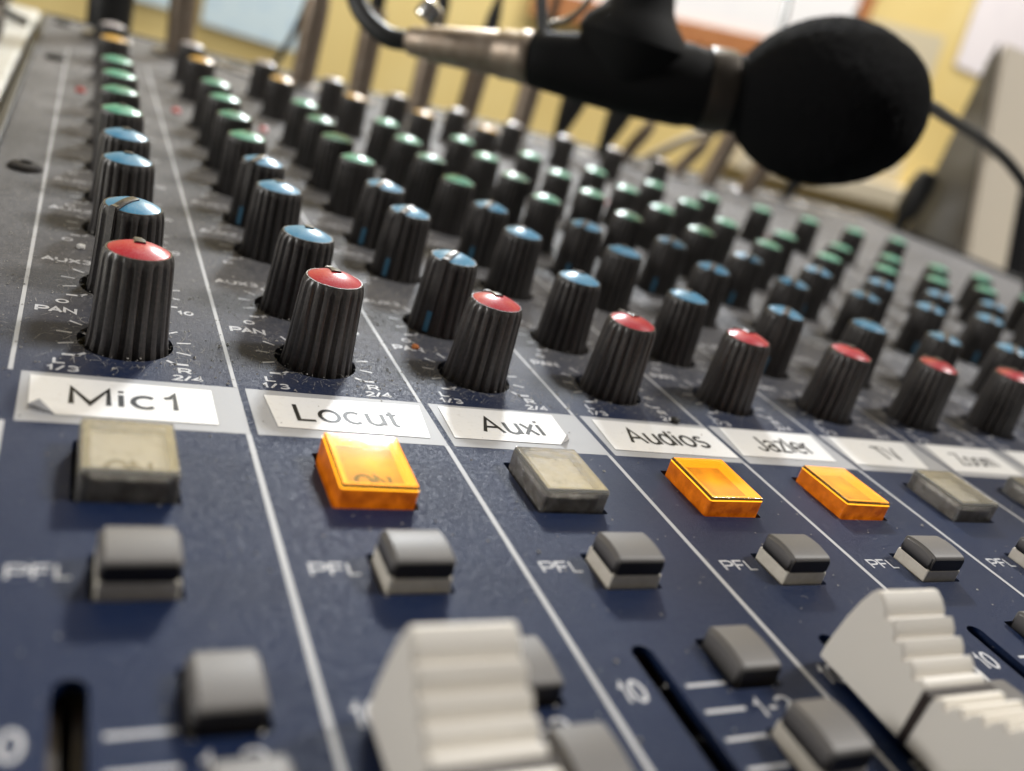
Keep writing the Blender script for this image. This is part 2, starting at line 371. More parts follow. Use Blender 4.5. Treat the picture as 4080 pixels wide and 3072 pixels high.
for h in holes + [outer]:          # the cut edge of the sheet
    d = 0.14 if h is not outer else 0.7
    lo = [bm.verts.new((p[0], p[1], -d)) for p in h]; hi = [bm.verts.new((p[0], p[1], 0)) for p in h]
    for i in range(len(h)):
        j = (i + 1) % len(h); bm.faces.new((hi[i], hi[j], lo[j], lo[i]))
obj('top_panel', bm, M_panel, console)
bm = bmesh.new(); box(bm, -1.04, X1 - 0.01, YF + 0.01, YB - 0.01, -4.9, -0.71)
obj('chassis', bm, M_black, console)
bm = bmesh.new(); box(bm, -1.32, -1.06, YF, YB, -4.9, 0.16, 0.05)
obj('side_trim', bm, M_black, console)
bm = bmesh.new(); box(bm, X1 + 0.01, X1 + 0.5, YF, YB, -4.9, 0.22, 0.05)
obj('side_trim', bm, M_black, console)
bm = bmesh.new(); box(bm, -1.0, X1, YB + 0.01, YB + 0.5, -4.9, 0.1, 0.05)
obj('rear_trim', bm, M_black, console)

# printed lines, bands and legends
def strip_line(y0, y1, wd):
    b = bmesh.new(); quad(b, [(-wd / 2, y0), (wd / 2, y0), (wd / 2, y1), (-wd / 2, y1)], 0.004); me = bpy.data.meshes.new('strip_divider'); b.to_mesh(me); b.free(); me.materials.append(M_line); return me
ml0, ml1 = strip_line(YF + 0.2, -0.004, 0.076), strip_line(1.43, 31.5, 0.062)
for k in range(K + 1):
    obj('strip_divider', ml0, None, console, loc=(3 * k, 0, 0)); obj('strip_divider', ml1, None, console, loc=(3 * k, 0, 0))
b = bmesh.new(); quad(b, [(0.135, 0), (3.03, 0), (3.03, 1.42), (0.135, 1.42)], 0.004)
me_band = bpy.data.meshes.new('writing_band'); b.to_mesh(me_band); b.free(); me_band.materials.append(M_band)
for k in range(K): obj('writing_band', me_band, None, console, loc=(3 * k, 0, 0))
b = bmesh.new(); quad(b, [(-0.95, 0), (0.03, 0), (0.03, 1.42), (-0.95, 1.42)], 0.004)

def tick(bm, cx, cy, a, r0, r1, wd):
    d = Vector((math.cos(a), math.sin(a))); n = Vector((-d.y, d.x)) * wd / 2; c = Vector((cx, cy))
    quad(bm, [tuple(c + d * r0 - n), tuple(c + d * r1 - n), tuple(c + d * r1 + n), tuple(c + d * r0 + n)], 0.004)
def legend():
    bm = bmesh.new()
    for r, (c, y) in enumerate(ROWS):
        cx = KX - 0.03
        for i in range(11):
            a = R(90 + 135 - 27 * i)
            if i in (0, 10):
                tick(bm, cx, y, a, 0.80, 0.99, 0.055)
                s = 1 if i == 0 else -1
                tick(bm, cx + 0.93 * math.cos(a) , y + 0.93 * math.sin(a) - 0.02, R(180 if s > 0 else 0), -0.03, 0.22, 0.06)
            else: tick(bm, cx, y, a, 0.77, 0.99, 0.045)
        if c == 'red':
            put_text(bm, 'PAN', 0.18, 0.79, y + 0.86, y + 1.10, 0.004, 0.2)
            put_text(bm, 'L', 0.50, 0.68, y - 1.00, y - 0.80, 0.004, 0.2); put_text(bm, '1/3', 0.42, 0.85, y - 1.24, y - 1.05, 0.004, 0.2)
            put_text(bm, 'R', 2.20, 2.40, y - 1.00, y - 0.80, 0.004, 0.2); put_text(bm, '2/4', 2.10, 2.56, y - 1.24, y - 1.05, 0.004, 0.2)
        else:
            if c == 'blue': put_text(bm, 'AUX' + str({1: 3, 2: 2, 3: 1}[r]), 0.16, 1.00, y + 0.88, y + 1.10, 0.004, 0.2)
            put_text(bm, '0', 0.46, 0.66, y - 1.08, y - 0.90, 0.004, 0.22); put_text(bm, '10', 2.34, 2.62, y - 1.0, y - 0.82, 0.004, 0.22)
    put_text(bm, 'PFL', 0.26, 0.86, -3.17, -2.93, 0.004, 0.14)
    put_text(bm, '10', 0.22, 0.56, -5.42, -5.08, 0.004, 0.135)
    put_text(bm, '5', 0.32, 0.52, -6.9, -6.6, 0.004, 0.17)
    put_text(bm, '1-2', 1.84, 2.42, -5.80, -5.50, 0.004, 0.14)
    for i in range(9):
        y = -5.24 - 0.395 * i; quad(bm, [(1.13, y - 0.025), (1.70, y - 0.025), (1.70, y + 0.025), (1.13, y + 0.025)], 0.004)
    me = bpy.data.meshes.new('printed_legend'); bm.to_mesh(me); bm.free(); me.materials.append(M_print); return me
ml = legend()
for k in range(K): obj('printed_legend', ml, None, console, loc=(3 * k, 0, 0), kind='stuff')

# paper name labels: measured corners (TL, TR, BR, BL), word, its box
LAB = [((0.25, 1.30), (2.62, 1.24), (2.62, 0.19), (0.27, 0.21), 'Mic1', 0.73, 2.12, 0.49, 1.02, 'bl', 'white paper name label reading Mic1, corner curled'),
       ((0.39, 1.24), (2.93, 1.28), (2.79, 0.20), (0.45, 0.25), 'Locut', 0.77, 2.43, 0.47, 1.02, None, 'white paper name label reading Locut'),
       ((0.29, 1.33), (2.50, 1.34), (2.42, 0.25), (0.23, 0.26), 'Auxi', 0.84, 2.02, 0.50, 1.06, 'br', 'white paper name label reading Auxi, corner lifted'),
       ((0.33, 1.30), (3.00, 1.28), (3.00, 0.16), (0.24, 0.20), 'Audios', 0.76, 2.60, 0.47, 1.05, None, 'white paper name label reading Audios'),
       ((0.38, 1.38), (2.86, 1.38), (2.62, 0.26), (0.19, 0.28), 'Jazler', 0.84, 2.34, 0.50, 1.12, None, 'white paper name label right of the Audios label'),
       ((0.37, 1.36), (2.75, 1.37), (2.31, 0.19), (0.17, 0.23), 'TV', 1.28, 1.98, 0.48, 1.06, None, 'white paper name label reading TV'),
       ((0.44, 1.38), (2.74, 1.37), (2.53, 0.16), (0.17, 0.18), 'Zoom', 0.80, 2.15, 0.47, 1.02, None, 'white paper name label right of the TV label'),
       ((0.36, 1.37), (2.75, 1.36), (2.60, 0.18), (0.22, 0.20), None, 0, 0, 0, 0, None, 'white paper name label at the right edge of the photo')]
for k, (tl, tr, br, bl, word, a, b_, c, d, curl, lab) in enumerate(LAB):
    bm = bmesh.new(); n, m_ = 64, 32; g = []
    for j in range(m_ + 1):
        row = []
        for i in range(n + 1):
            u, v = i / n, j / m_
            x = (1 - v) * ((1 - u) * bl[0] + u * br[0]) + v * ((1 - u) * tl[0] + u * tr[0])
            y = (1 - v) * ((1 - u) * bl[1] + u * br[1]) + v * ((1 - u) * tl[1] + u * tr[1])
            z = 0.009
            if curl:
                du = u if curl == 'bl' else 1 - u
                s = 0.135 - (du * 1.0 + v * 0.62 * 1.0) * (1.0 if curl == 'bl' else 1.2)
                if s > 0:
                    z += 1.1 * s; x += (1 if curl == 'bl' else -1) * 0.9 * s; y += 0.9 * s
            row.append(bm.verts.new((x, y, z)))
        g.append(row)
    for j in range(m_):
        for i in range(n): bm.faces.new((g[j][i], g[j][i + 1], g[j + 1][i + 1], g[j + 1][i]))
    lo = bmesh.ops.extrude_face_region(bm, geom=bm.faces[:])
    for v in lo['geom']:
        if isinstance(v, bmesh.types.BMVert): v.co.z += 0.006
    pl = obj('paper_label', bm, M_paper, console, loc=(3 * k, 0, 0), label=lab)
    if word:
        bm = bmesh.new(); sl = (tr[1] - tl[1]) / (tr[0] - tl[0])
        
        put_text(bm, word, a, b_, c, d, 0.019, 0.135 if k == 0 else (0.115 if k < 4 else 0.105))
        obj('lettering', bm, M_ink, pl)

# knobs
def knob_r(z): return 0.585 - 0.068 * (max(z, 0) / 1.46) + (0.02 * max(0, 0.18 - z) / 0.18)
def make_knob():
    bm = bmesh.new(); ribs, per = 19, 8; n = ribs * per
    lev = [(-0.14, 1), (0.0, 1), (0.12, 1), (0.5, 1), (0.95, 1), (1.34, 1), (1.43, 0.55), (1.475, 0.2)]
    rings = []
    for z, amp in lev:
        r0 = knob_r(z) - (0.012 if z > 1.4 else 0) - (0.018 if z > 1.45 else 0); ring = []
        for i in range(n):
            a = 2 * math.pi * i / n; t = (i % per) / per
            prof = (0, 0, 0.0, 0.12, 0.75, 1.0, 0.75, 0.12)[i % per]
            da = abs((a - math.pi / 2 + math.pi) % (2 * math.pi) - math.pi)
            if da < 0.36: prof = 0.9
            r = r0 - 0.06 * amp * prof
            ring.append(bm.verts.new((r * math.cos(a), r * math.sin(a), z)))
        rings.append(ring)
    for rr_, z in ((0.468, 1.505), (0.452, 1.505), (0.445, 1.49)):
        rings.append([bm.verts.new((rr_ * math.cos(2 * math.pi * i / n), rr_ * math.sin(2 * math.pi * i / n), z)) for i in range(n)])
    for a, b in zip(rings, rings[1:]):
        for i in range(n): bm.faces.new((a[i], a[(i + 1) % n], b[(i + 1) % n], b[i]))
    bm.faces.new(rings[-1]); bm.faces.new(rings[0][::-1])
    me = bpy.data.meshes.new('knob'); bm.normal_update(); bm.to_mesh(me); bm.free(); me.materials.append(M_knob)
    for p in me.polygons: p.use_smooth = True
    me.set_sharp_from_angle(angle=R(32)); return me
def make_cap(m):
    bm = bmesh.new(); lathe(bm, [(0.444, 1.47), (0.443, 1.508)] + [(0.44 * math.sin(R(a)) , 1.508 + 0.118 * (1 - (math.sin(R(a))) ** 2)) for a in (80, 68, 56, 45, 34, 24, 15, 7, 2)], 40)
    me = bpy.data.meshes.new('cap'); bm.normal_update(); bm.to_mesh(me); bm.free(); me.materials.append(m)
    for p in me.polygons: p.use_smooth = True
    return me
def make_pointer():
    bm = bmesh.new()
    fp = [(y, 1.508 + 0.118 * max(0, 1 - (y / 0.44) ** 2) + 0.026) for y in (-0.03, 0.08, 0.18, 0.27, 0.35, 0.42, 0.475)]
    sec = [[bm.verts.new(c) for c in ((-0.080, y, z - 0.07), (-0.080, y, z - 0.008), (-0.066, y, z), (0.066, y, z), (0.080, y, z - 0.008), (0.080, y, z - 0.07))] for y, z in fp]
    for a, b in zip(sec, sec[1:]):
        for q in range(5): bm.faces.new((a[q], b[q], b[q + 1], a[q + 1]))
    bm.faces.new(sec[0]); bm.faces.new(sec[-1][::-1])
    for z0, z1 in ((0.02, 1.56),):
        r0, r1 = knob_r(z0) + 0.004, knob_r(z1) - 0.012; w_ = 0.075
        v = [bm.verts.new(c) for c in ((-w_, r0 - 0.15, z0), (w_, r0 - 0.15, z0), (w_, r0, z0), (-w_, r0, z0), (-w_, r1 - 0.15, z1), (w_, r1 - 0.15, z1), (w_, r1, z1), (-w_, r1, z1))]
        fs = [bm.faces.new([v[i] for i in q]) for q in ((3, 2, 1, 0), (4, 5, 6, 7), (0, 1, 5, 4), (1, 2, 6, 5), (2, 3, 7, 6), (3, 0, 4, 7))]
        bmesh.ops.bevel(bm, geom=list({e for f in fs for e in f.edges}), offset=0.018, segments=2, affect='EDGES')
    me = bpy.data.meshes.new('pointer'); bm.normal_update(); bm.to_mesh(me); bm.free(); me.materials.append(M_knob)
    for p in me.polygons: p.use_smooth = True
    me.set_sharp_from_angle(angle=R(35)); return me
def make_mark(m):
    bm = bmesh.new(); z0, z1 = 0.03, 0.46; w_ = 0.055; r0, r1 = knob_r(z0) + 0.012, knob_r(z1) + 0.012
    v = [bm.verts.new(c) for c in ((-w_, r0 - 0.1, z0), (w_, r0 - 0.1, z0), (w_, r0, z0), (-w_, r0, z0), (-w_, r1 - 0.1, z1), (w_, r1 - 0.1, z1), (w_, r1, z1), (-w_, r1, z1))]
    for q in ((3, 2, 1, 0), (4, 5, 6, 7), (0, 1, 5, 4), (1, 2, 6, 5), (2, 3, 7, 6), (3, 0, 4, 7)): bm.faces.new([v[i] for i in q])
    me = bpy.data.meshes.new('pointer_mark'); bm.normal_update(); bm.to_mesh(me); bm.free(); me.materials.append(m); return me
mk, mp = make_knob(), make_pointer()
mc = {c: make_cap(m) for c, m in CAP.items()}; mm = {c: make_mark(m) for c, m in CAP.items()}
OFF = 137                     # turned right down: the pointer looks to the front left
turn = {}
for k in range(K):
    turn[(k, 1)] = OFF if k in (0, 2) or k >= 5 else random.uniform(-12, 4)
    turn[(k, 2)] = OFF if k in (2,) or k >= 5 else random.uniform(-8, 8)
    turn[(k, 3)] = OFF if k >= 1 else 2
turn[(4, 1)] = 12; turn[(3, 1)] = -14; turn[(6, 1)] = -20
names = ['Mic1', 'Locut', 'Auxi', 'Audios']
USE = {'red': 'pan', 'blue': 'aux', 'green': 'tone', 'yellow': 'mid gain', 'grey': 'input gain'}
for k in range(K):
    for r, (c, y) in enumerate(ROWS):
        if not has(k, r): continue
        o = obj('knob', mk, None, console, loc=(3 * k + KX, y, 0))
        t = turn.get((k, r), random.uniform(-9, 9) if c != 'red' else random.uniform(-3, 3))
        o.rotation_euler = (R(random.uniform(-1, 1)), R(random.uniform(-1, 1)), R(t))
        o['label'] = f'dark fluted knob with {c} cap'
        obj('cap', mc[c], None, o, label=f'{c} cap'); obj('pointer', mp, None, o); obj('pointer_mark', mm[c], None, o)

# push buttons
def push(z_top, z_w, w_, d_):
    bm = bmesh.new(); n = 10; pr = []
    for i in range(n + 1):      # the top is a low barrel vault front to back, with tight edges
        t = -1 + 2 * i / n; pr.append((t * (d_ - 0.045), z_top - 0.032 * t * t))
    pr = [(-d_, z_w), (-d_, z_top - 0.085), (-d_ + 0.012, z_top - 0.052)] + pr + [(d_ - 0.012, z_top - 0.052), (d_, z_top - 0.085), (d_, z_w)]
    a = [bm.verts.new((-w_, y, z)) for y, z in pr]; b = [bm.verts.new((w_, y, z)) for y, z in pr]; k = len(pr)
    fs = [bm.faces.new(a), bm.faces.new(b[::-1])] + [bm.faces.new((a[i], b[i], b[(i + 1) % k], a[(i + 1) % k])) for i in range(k)]
    bmesh.ops.recalc_face_normals(bm, faces=bm.faces)
    es = [e for e in bm.edges if (e.verts[0] in a and e.verts[1] in a) or (e.verts[0] in b and e.verts[1] in b)]
    es = [e for e in es if min(e.verts[0].co.z, e.verts[1].co.z) > z_w - 0.001 and not (e.verts[0].co.z < z_w + 0.001 and e.verts[1].co.z < z_w + 0.001)]
    bmesh.ops.bevel(bm, geom=es, offset=0.05, segments=3, affect='EDGES')
    me = bpy.data.meshes.new('push_button'); bm.normal_update(); bm.to_mesh(me); bm.free(); me.materials.append(M_btn); wn(me)
    bm = bmesh.new(); box(bm, -w_ - 0.004, w_ + 0.004, -d_ - 0.004, d_ + 0.004, -0.4, z_w + 0.003, 0.03, 2)
    mb = bpy.data.meshes.new('button_base'); bm.normal_update(); bm.to_mesh(mb); bm.free(); mb.materials.append(M_white); wn(mb)
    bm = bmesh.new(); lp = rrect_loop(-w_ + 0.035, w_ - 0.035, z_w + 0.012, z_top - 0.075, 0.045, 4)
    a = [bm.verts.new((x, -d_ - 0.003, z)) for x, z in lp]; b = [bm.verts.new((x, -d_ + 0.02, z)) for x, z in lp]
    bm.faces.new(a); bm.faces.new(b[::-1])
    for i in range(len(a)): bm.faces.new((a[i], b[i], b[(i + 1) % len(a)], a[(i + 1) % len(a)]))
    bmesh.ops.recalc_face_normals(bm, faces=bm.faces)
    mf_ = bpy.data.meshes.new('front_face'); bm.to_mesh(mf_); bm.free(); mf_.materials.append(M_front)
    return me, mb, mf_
# a slightly domed top for the keys
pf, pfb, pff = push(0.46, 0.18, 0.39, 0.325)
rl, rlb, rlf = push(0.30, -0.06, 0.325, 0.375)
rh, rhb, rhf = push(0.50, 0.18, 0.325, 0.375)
for k in range(K):
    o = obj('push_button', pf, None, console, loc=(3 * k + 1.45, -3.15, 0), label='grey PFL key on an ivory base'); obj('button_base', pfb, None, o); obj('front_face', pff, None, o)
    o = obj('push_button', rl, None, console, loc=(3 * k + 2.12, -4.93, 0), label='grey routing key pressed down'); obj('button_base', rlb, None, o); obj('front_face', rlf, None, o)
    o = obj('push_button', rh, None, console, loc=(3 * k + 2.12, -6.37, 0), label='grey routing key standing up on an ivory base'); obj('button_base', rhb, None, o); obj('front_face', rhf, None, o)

# square ON buttons: clear top plate on moulded walls, a film with the word inside
M_wallu = mat('smoky_moulded_wall', (0.2, 0.17, 0.14), 0.10, spec=0.6, Transmission_Weight=0.8, IOR=1.46)
_nw = noise(M_wallu, 6, 5, 0.7, wpos(M_wallu))
L(M_wallu, ramp(M_wallu, _nw, 0.40, 0.66, (0.40, 0.37, 0.34, 1), (0.95, 0.94, 0.92, 1)), P(M_wallu).inputs['Base Color']); bump(M_wallu, _nw, 0.9, 0.08)
M_walll = mat('amber_moulded_wall', (0.42, 0.11, 0.008), 0.14, spec=0.6)
_nl = noise(M_walll, 5, 4, 0.65, wpos(M_walll)); bump(M_walll, _nl, 0.35, 0.05)
L(M_walll, ramp(M_walll, _nl, 0.36, 0.70, (0.40, 0.07, 0.002, 1), (0.95, 0.22, 0.008, 1)), P(M_walll).inputs['Emission Color'])
P(M_walll).inputs['Emission Strength'].default_value = 0.42
M_inu = mat('clear_inner_wall', (0.86, 0.85, 0.82), 0.08, Transmission_Weight=0.85, IOR=1.46); M_inl = mat('glowing_inner_wall', (0.7, 0.3, 0.02), 0.4)
P(M_inl).inputs['Emission Color'].default_value = (1.0, 0.47, 0.012, 1); P(M_inl).inputs['Emission Strength'].default_value = 1.7
HX, HY, WT = 0.545, 0.625, 0.115
def on_meshes():
    bm = bmesh.new(); box(bm, -HX + 0.008, HX - 0.008, -HY + 0.008, HY - 0.008, 0.303, 0.362, 0.026, 3, 0.006, 0.006)
    a = bpy.data.meshes.new('on_button'); bm.normal_update(); bm.to_mesh(a); bm.free()
    wn(a)
    bm = bmesh.new()
    o = rrect_loop(-HX, HX, -HY, HY, 0.05, 4); n = rrect_loop(-HX + WT, HX - WT, -HY + WT, HY - WT, 0.03, 4); k = len(o)
    o0 = [bm.verts.new((*p, -0.3)) for p in o]; o1 = [bm.verts.new((*p, 0.30)) for p in o]
    i1 = [bm.verts.new((*p, 0.30)) for p in n]; i0 = [bm.verts.new((*p, -0.3)) for p in n]
    for q in range(k):
        r = (q + 1) % k
        bm.faces.new((o0[q], o0[r], o1[r], o1[q])); bm.faces.new((o1[q], o1[r], i1[r], i1[q])).material_index = 1
        bm.faces.new((i1[q], i1[r], i0[r], i0[q])).material_index = 1
    w_ = bpy.data.meshes.new('button_wall'); bm.normal_update(); bm.to_mesh(w_); bm.free()
    bm = bmesh.new(); box(bm, -HX + WT + 0.004, HX - WT - 0.004, -HY + WT + 0.004, HY - WT - 0.004, -0.2, 0.19)
    f = bpy.data.meshes.new('lamp_film'); bm.normal_update(); bm.to_mesh(f); bm.free()
    return a, w_, f
SETS = {}
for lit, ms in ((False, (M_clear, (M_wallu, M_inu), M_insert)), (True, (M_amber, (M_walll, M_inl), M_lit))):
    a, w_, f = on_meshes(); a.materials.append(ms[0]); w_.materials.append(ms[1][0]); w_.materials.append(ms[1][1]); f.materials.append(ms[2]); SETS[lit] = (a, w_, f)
bm = bmesh.new(); put_text(bm, 'ON', -0.28, 0.26, -0.48, -0.16, 0.194, 0.2)
me_on = bpy.data.meshes.new('lettering'); bm.to_mesh(me_on); bm.free(); me_on.materials.append(M_on)
LIT = {1, 3, 4}
for k in range(K):
    lit = k in LIT; a, w_, f = SETS[lit]
    tilt = {1: (3.4, 0.6), 3: (0.8, -0.8), 4: (-0.5, 0.9)}.get(k, (random.uniform(-1, 1), random.uniform(-1, 1)))
    dz = {0: 0.03, 1: 0.0, 3: -0.03, 4: -0.04, 5: 0.02}.get(k, 0)
    o = obj('on_button', a, None, console, loc=(3 * k + 1.40, -1.12, dz), label='amber lit square ON button' if lit else 'clear unlit square ON button')
    o.rotation_euler = (R(tilt[0]), R(tilt[1]), 0)
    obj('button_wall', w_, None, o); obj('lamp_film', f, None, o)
    if k < 2: obj('lettering', me_on, None, o)

# faders
def fader_mesh():
    pr = [(1.40, 0.10), (1.40, 0.26), (1.375, 0.48), (1.33, 0.78), (1.27, 1.04), (1.20, 1.24), (1.15, 1.315), (1.09, 1.335)]
    pr += [(0.985, 1.28), (0.90, 1.20), (0.875, 1.135)]
    h = lambda s: 0.80 + 0.42 * (s / 0.9) ** 1.5
    for i in range(4):           # finger ridges down to the saddle
        s = 0.83 - 0.205 * i
        pr += [(s, h(s) - 0.045), (s - 0.045, h(s) + 0.015), (s - 0.10, h(s - 0.1) + 0.035), (s - 0.155, h(s - 0.155) - 0.0), (s - 0.18, h(s - 0.18) - 0.055)]
    pr += [(0.03, 0.80)]
    pr = pr + [(-a, b) for a, b in reversed(pr)]
    bm = bmesh.new(); W = 0.565
    Lv = [bm.verts.new((-W + 0.05 * min(1, z / 1.3), y, z)) for y, z in pr]; Rv = [bm.verts.new((W - 0.05 * min(1, z / 1.3), y, z)) for y, z in pr]
    n = len(pr)
    for i in range(n):
        j = (i + 1) % n; bm.faces.new((Lv[i], Rv[i], Rv[j], Lv[j]))
    fl = bm.faces.new(Lv[::-1]); fr = bm.faces.new(Rv)
    bmesh.ops.recalc_face_normals(bm, faces=bm.faces)
    be = [e for e in bm.edges if (e.verts[0] in Lv and e.verts[1] in Lv) or (e.verts[0] in Rv and e.verts[1] in Rv)]
    bmesh.ops.bevel(bm, geom=be, offset=0.022, segments=2, affect='EDGES')
    bmesh.ops.triangulate(bm, faces=[f for f in bm.faces if len(f.verts) > 8])
    me = bpy.data.meshes.new('fader_cap'); bm.normal_update(); bm.to_mesh(me); bm.free(); me.materials.append(M_fader)
    for p in me.polygons: p.use_smooth = True
    me.set_sharp_from_angle(angle=R(38)); return me
mf = fader_mesh()
bm = bmesh.new()
box(bm, -0.527, 0.527, -0.055, 0.055, 0.70, 0.812)
box(bm, -0.571, -0.51, -0.055, 0.055, 0.12, 0.811); box(bm, 0.51, 0.571, -0.055, 0.055, 0.12, 0.811)
me_gr = bpy.data.meshes.new('index_line'); bm.normal_update(); bm.to_mesh(me_gr); bm.free(); me_gr.materials.append(M_groove)
for k, y in ((1, -6.70), (3, -6.42)):
    o = obj('fader_cap', mf, None, console, loc=(3 * k + SLOT + 0.02, y, 0), label='cream ridged fader cap of the %s strip' % names[k])
    obj('index_line', me_gr, None, o)
    bm = bmesh.new(); box(bm, -0.06, 0.06, -0.3, 0.3, -0.7, 0.2); obj('stem', bm, M_black, o)
bm = bmesh.new(); box(bm, -0.14, -0.06, -12.2, -4.6, -0.7, -0.30); box(bm, 0.06, 0.14, -12.2, -4.6, -0.7, -0.30)
me_tr = bpy.data.meshes.new('fader_track'); bm.to_mesh(me_tr); bm.free(); me_tr.materials.append(M_track)
for k in range(K): obj('fader_track', me_tr, None, console, loc=(3 * k + SLOT, 0, 0))

# peak lights, screws, sockets at the back
bm = bmesh.new(); lathe(bm, [(0.16, -0.1), (0.16, 0.06), (0.12, 0.12), (0.04, 0.15)], 16)
me_led = bpy.data.meshes.new('peak_light'); bm.to_mesh(me_led); bm.free(); me_led.materials.append(M_red_led)
for k in range(K): obj('peak_light', me_led, None, console, loc=(3 * k + 0.58, 22.7, 0), label='small red peak light')
bm = bmesh.new(); lathe(bm, [(0.36, 0.003), (0.36, 0.05), (0.30, 0.12), (0.15, 0.16), (0.12, 0.10), (0.02, 0.09)], 24)
me_sc = bpy.data.meshes.new('screw'); bm.to_mesh(me_sc); bm.free(); me_sc.materials.append(M_screw)
for x, y in ((-0.42, 11.9), (-0.36, 28.2), (-0.4, 38.6)): obj('screw', me_sc, None, console, loc=(x, y, 0), label='black screw head by the left edge')
bm = bmesh.new(); lathe(bm, [(1.05, 0.003), (1.05, 0.16), (0.95, 0.22), (0.72, 0.22), (0.68, 0.02)], 28, cap1=False, cap0=False)
me_so = bpy.data.meshes.new('socket_ring'); bm.to_mesh(me_so); bm.free(); me_so.materials.append(mat('grey_socket_metal', (0.30, 0.28, 0.26), 0.35, metal=0.6))
bm = bmesh.new(); lathe(bm, [(0.675, 0.02), (0.01, 0.02)], 20, cap0=False); me_sh = bpy.data.meshes.new('socket_hole'); bm.to_mesh(me_sh); bm.free(); me_sh.materials.append(M_dark)
for k in range(17):
    o = obj('socket_ring', me_so, None, console, loc=(3 * k + 1.5, 37.0, 0)); obj('socket_hole', me_sh, None, o)
bm = bmesh.new(); box(bm, -0.4, 0.4, -0.4, 0.4, 0.003, 0.5, 0.06, 2); obj('push_button', bm, M_orange, console, loc=(46.2, 18.2, 0), label='orange lit key at the right edge')

# ------------------------------------------------------------------ dust: fibres and grains lying on the console
bm = bmesh.new()
def fibre(x, y, L_, wd, z):
    a = random.uniform(0, 2 * math.pi); n = 4; prev = None; p = Vector((x, y, z))
    for i in range(n + 1):
        d = Vector((math.cos(a), math.sin(a), 0)); s = Vector((-d.y, d.x, 0)) * wd / 2
        zz = Vector((0, 0, 0.35 * L_ * math.sin(math.pi * i / n) * fz))
        cur = (bm.verts.new(p + zz - s), bm.verts.new(p + zz + s))
        if prev: bm.faces.new((prev[0], cur[0], cur[1], prev[1]))
        prev = cur; p = p + d * L_ / n; a += random.uniform(-0.5, 0.5)
for i in range(3800):
    fz = random.uniform(0, 0.7)
    if random.random() < 0.62:
        k = random.choice((0, 0, 1, 1, 2, 2, 3, 3, 4, 5, 6)); r = random.choice((0, 0, 0, 1, 1, 2, 3)); cy = ROWS[r][1]
        a = random.uniform(0, 2 * math.pi); d = 0.72 + abs(random.gauss(0, 0.25)); x, y = 3 * k + KX + d * math.cos(a), cy + d * math.sin(a)
    else: x, y = random.uniform(-0.9, 22), random.uniform(1.5, 13)
    if y < 1.5 and random.random() < 0.8: continue
    fibre(x, y, random.choice((0.04, 0.06, 0.09, 0.14, 0.22)) * random.uniform(0.6, 1.2), random.uniform(0.003, 0.007), 0.006)
for i in range(70):          # a few strays on the clean part
    fz = 0.3; fibre(random.uniform(0.2, 20), random.uniform(-5, 1.2), random.uniform(0.03, 0.12), 0.005, 0.006)
def grain(x, y, r, z=0.0):
    M_ = Matrix.Translation((x, y, z + r * 0.4)) @ Matrix.Rotation(random.uniform(0, 6), 4, 'Z')
    t = [bm.verts.new(M_ @ Vector(c) * 1) for c in ((r, 0, 0), (-0.5 * r, 0.8 * r, 0), (-0.6 * r, -0.7 * r, 0), (0, 0, 0.6 * r))]
    for q in ((0, 1, 3), (1, 2, 3), (2, 0, 3)): bm.faces.new([t[j] for j in q])
for i in range(6500):
    y = random.uniform(-6, 12); 
    if y < 1.4 and random.random() < 0.86: continue
    grain(random.uniform(-0.9, 22), y, random.uniform(0.008, 0.026) * (1 if random.random() < 0.93 else 1.7))
d_ = obj('dust', bm, M_dust); tag(d_, 'pale dust fibres and grains lying around the knobs', 'dust', kind='stuff')
# crumbs
for (x, y, r, c, lab) in ((6.63, 3.75, 0.075, (0.45, 0.13, 0.02), 'orange brown crumb on the panel beside the Auxi pan knob'),
                          (0.80, 6.85, 0.075, (0.7, 0.68, 0.64), 'white crumb on the panel left of the Mic1 aux knobs'),
                          (11.35, 1.47, 0.09, (0.03, 0.028, 0.025), 'dark fluff crumb above the Audios label')):
    bm = bmesh.new(); bmesh.ops.create_icosphere(bm, subdivisions=2, radius=r)
    for v in bm.verts: v.co *= random.uniform(0.8, 1.2); v.co.z *= 0.7
    tag(obj('crumb', bm, mat('crumb', c, 0.7), loc=(x, y, r * 0.55)), lab, 'crumb')

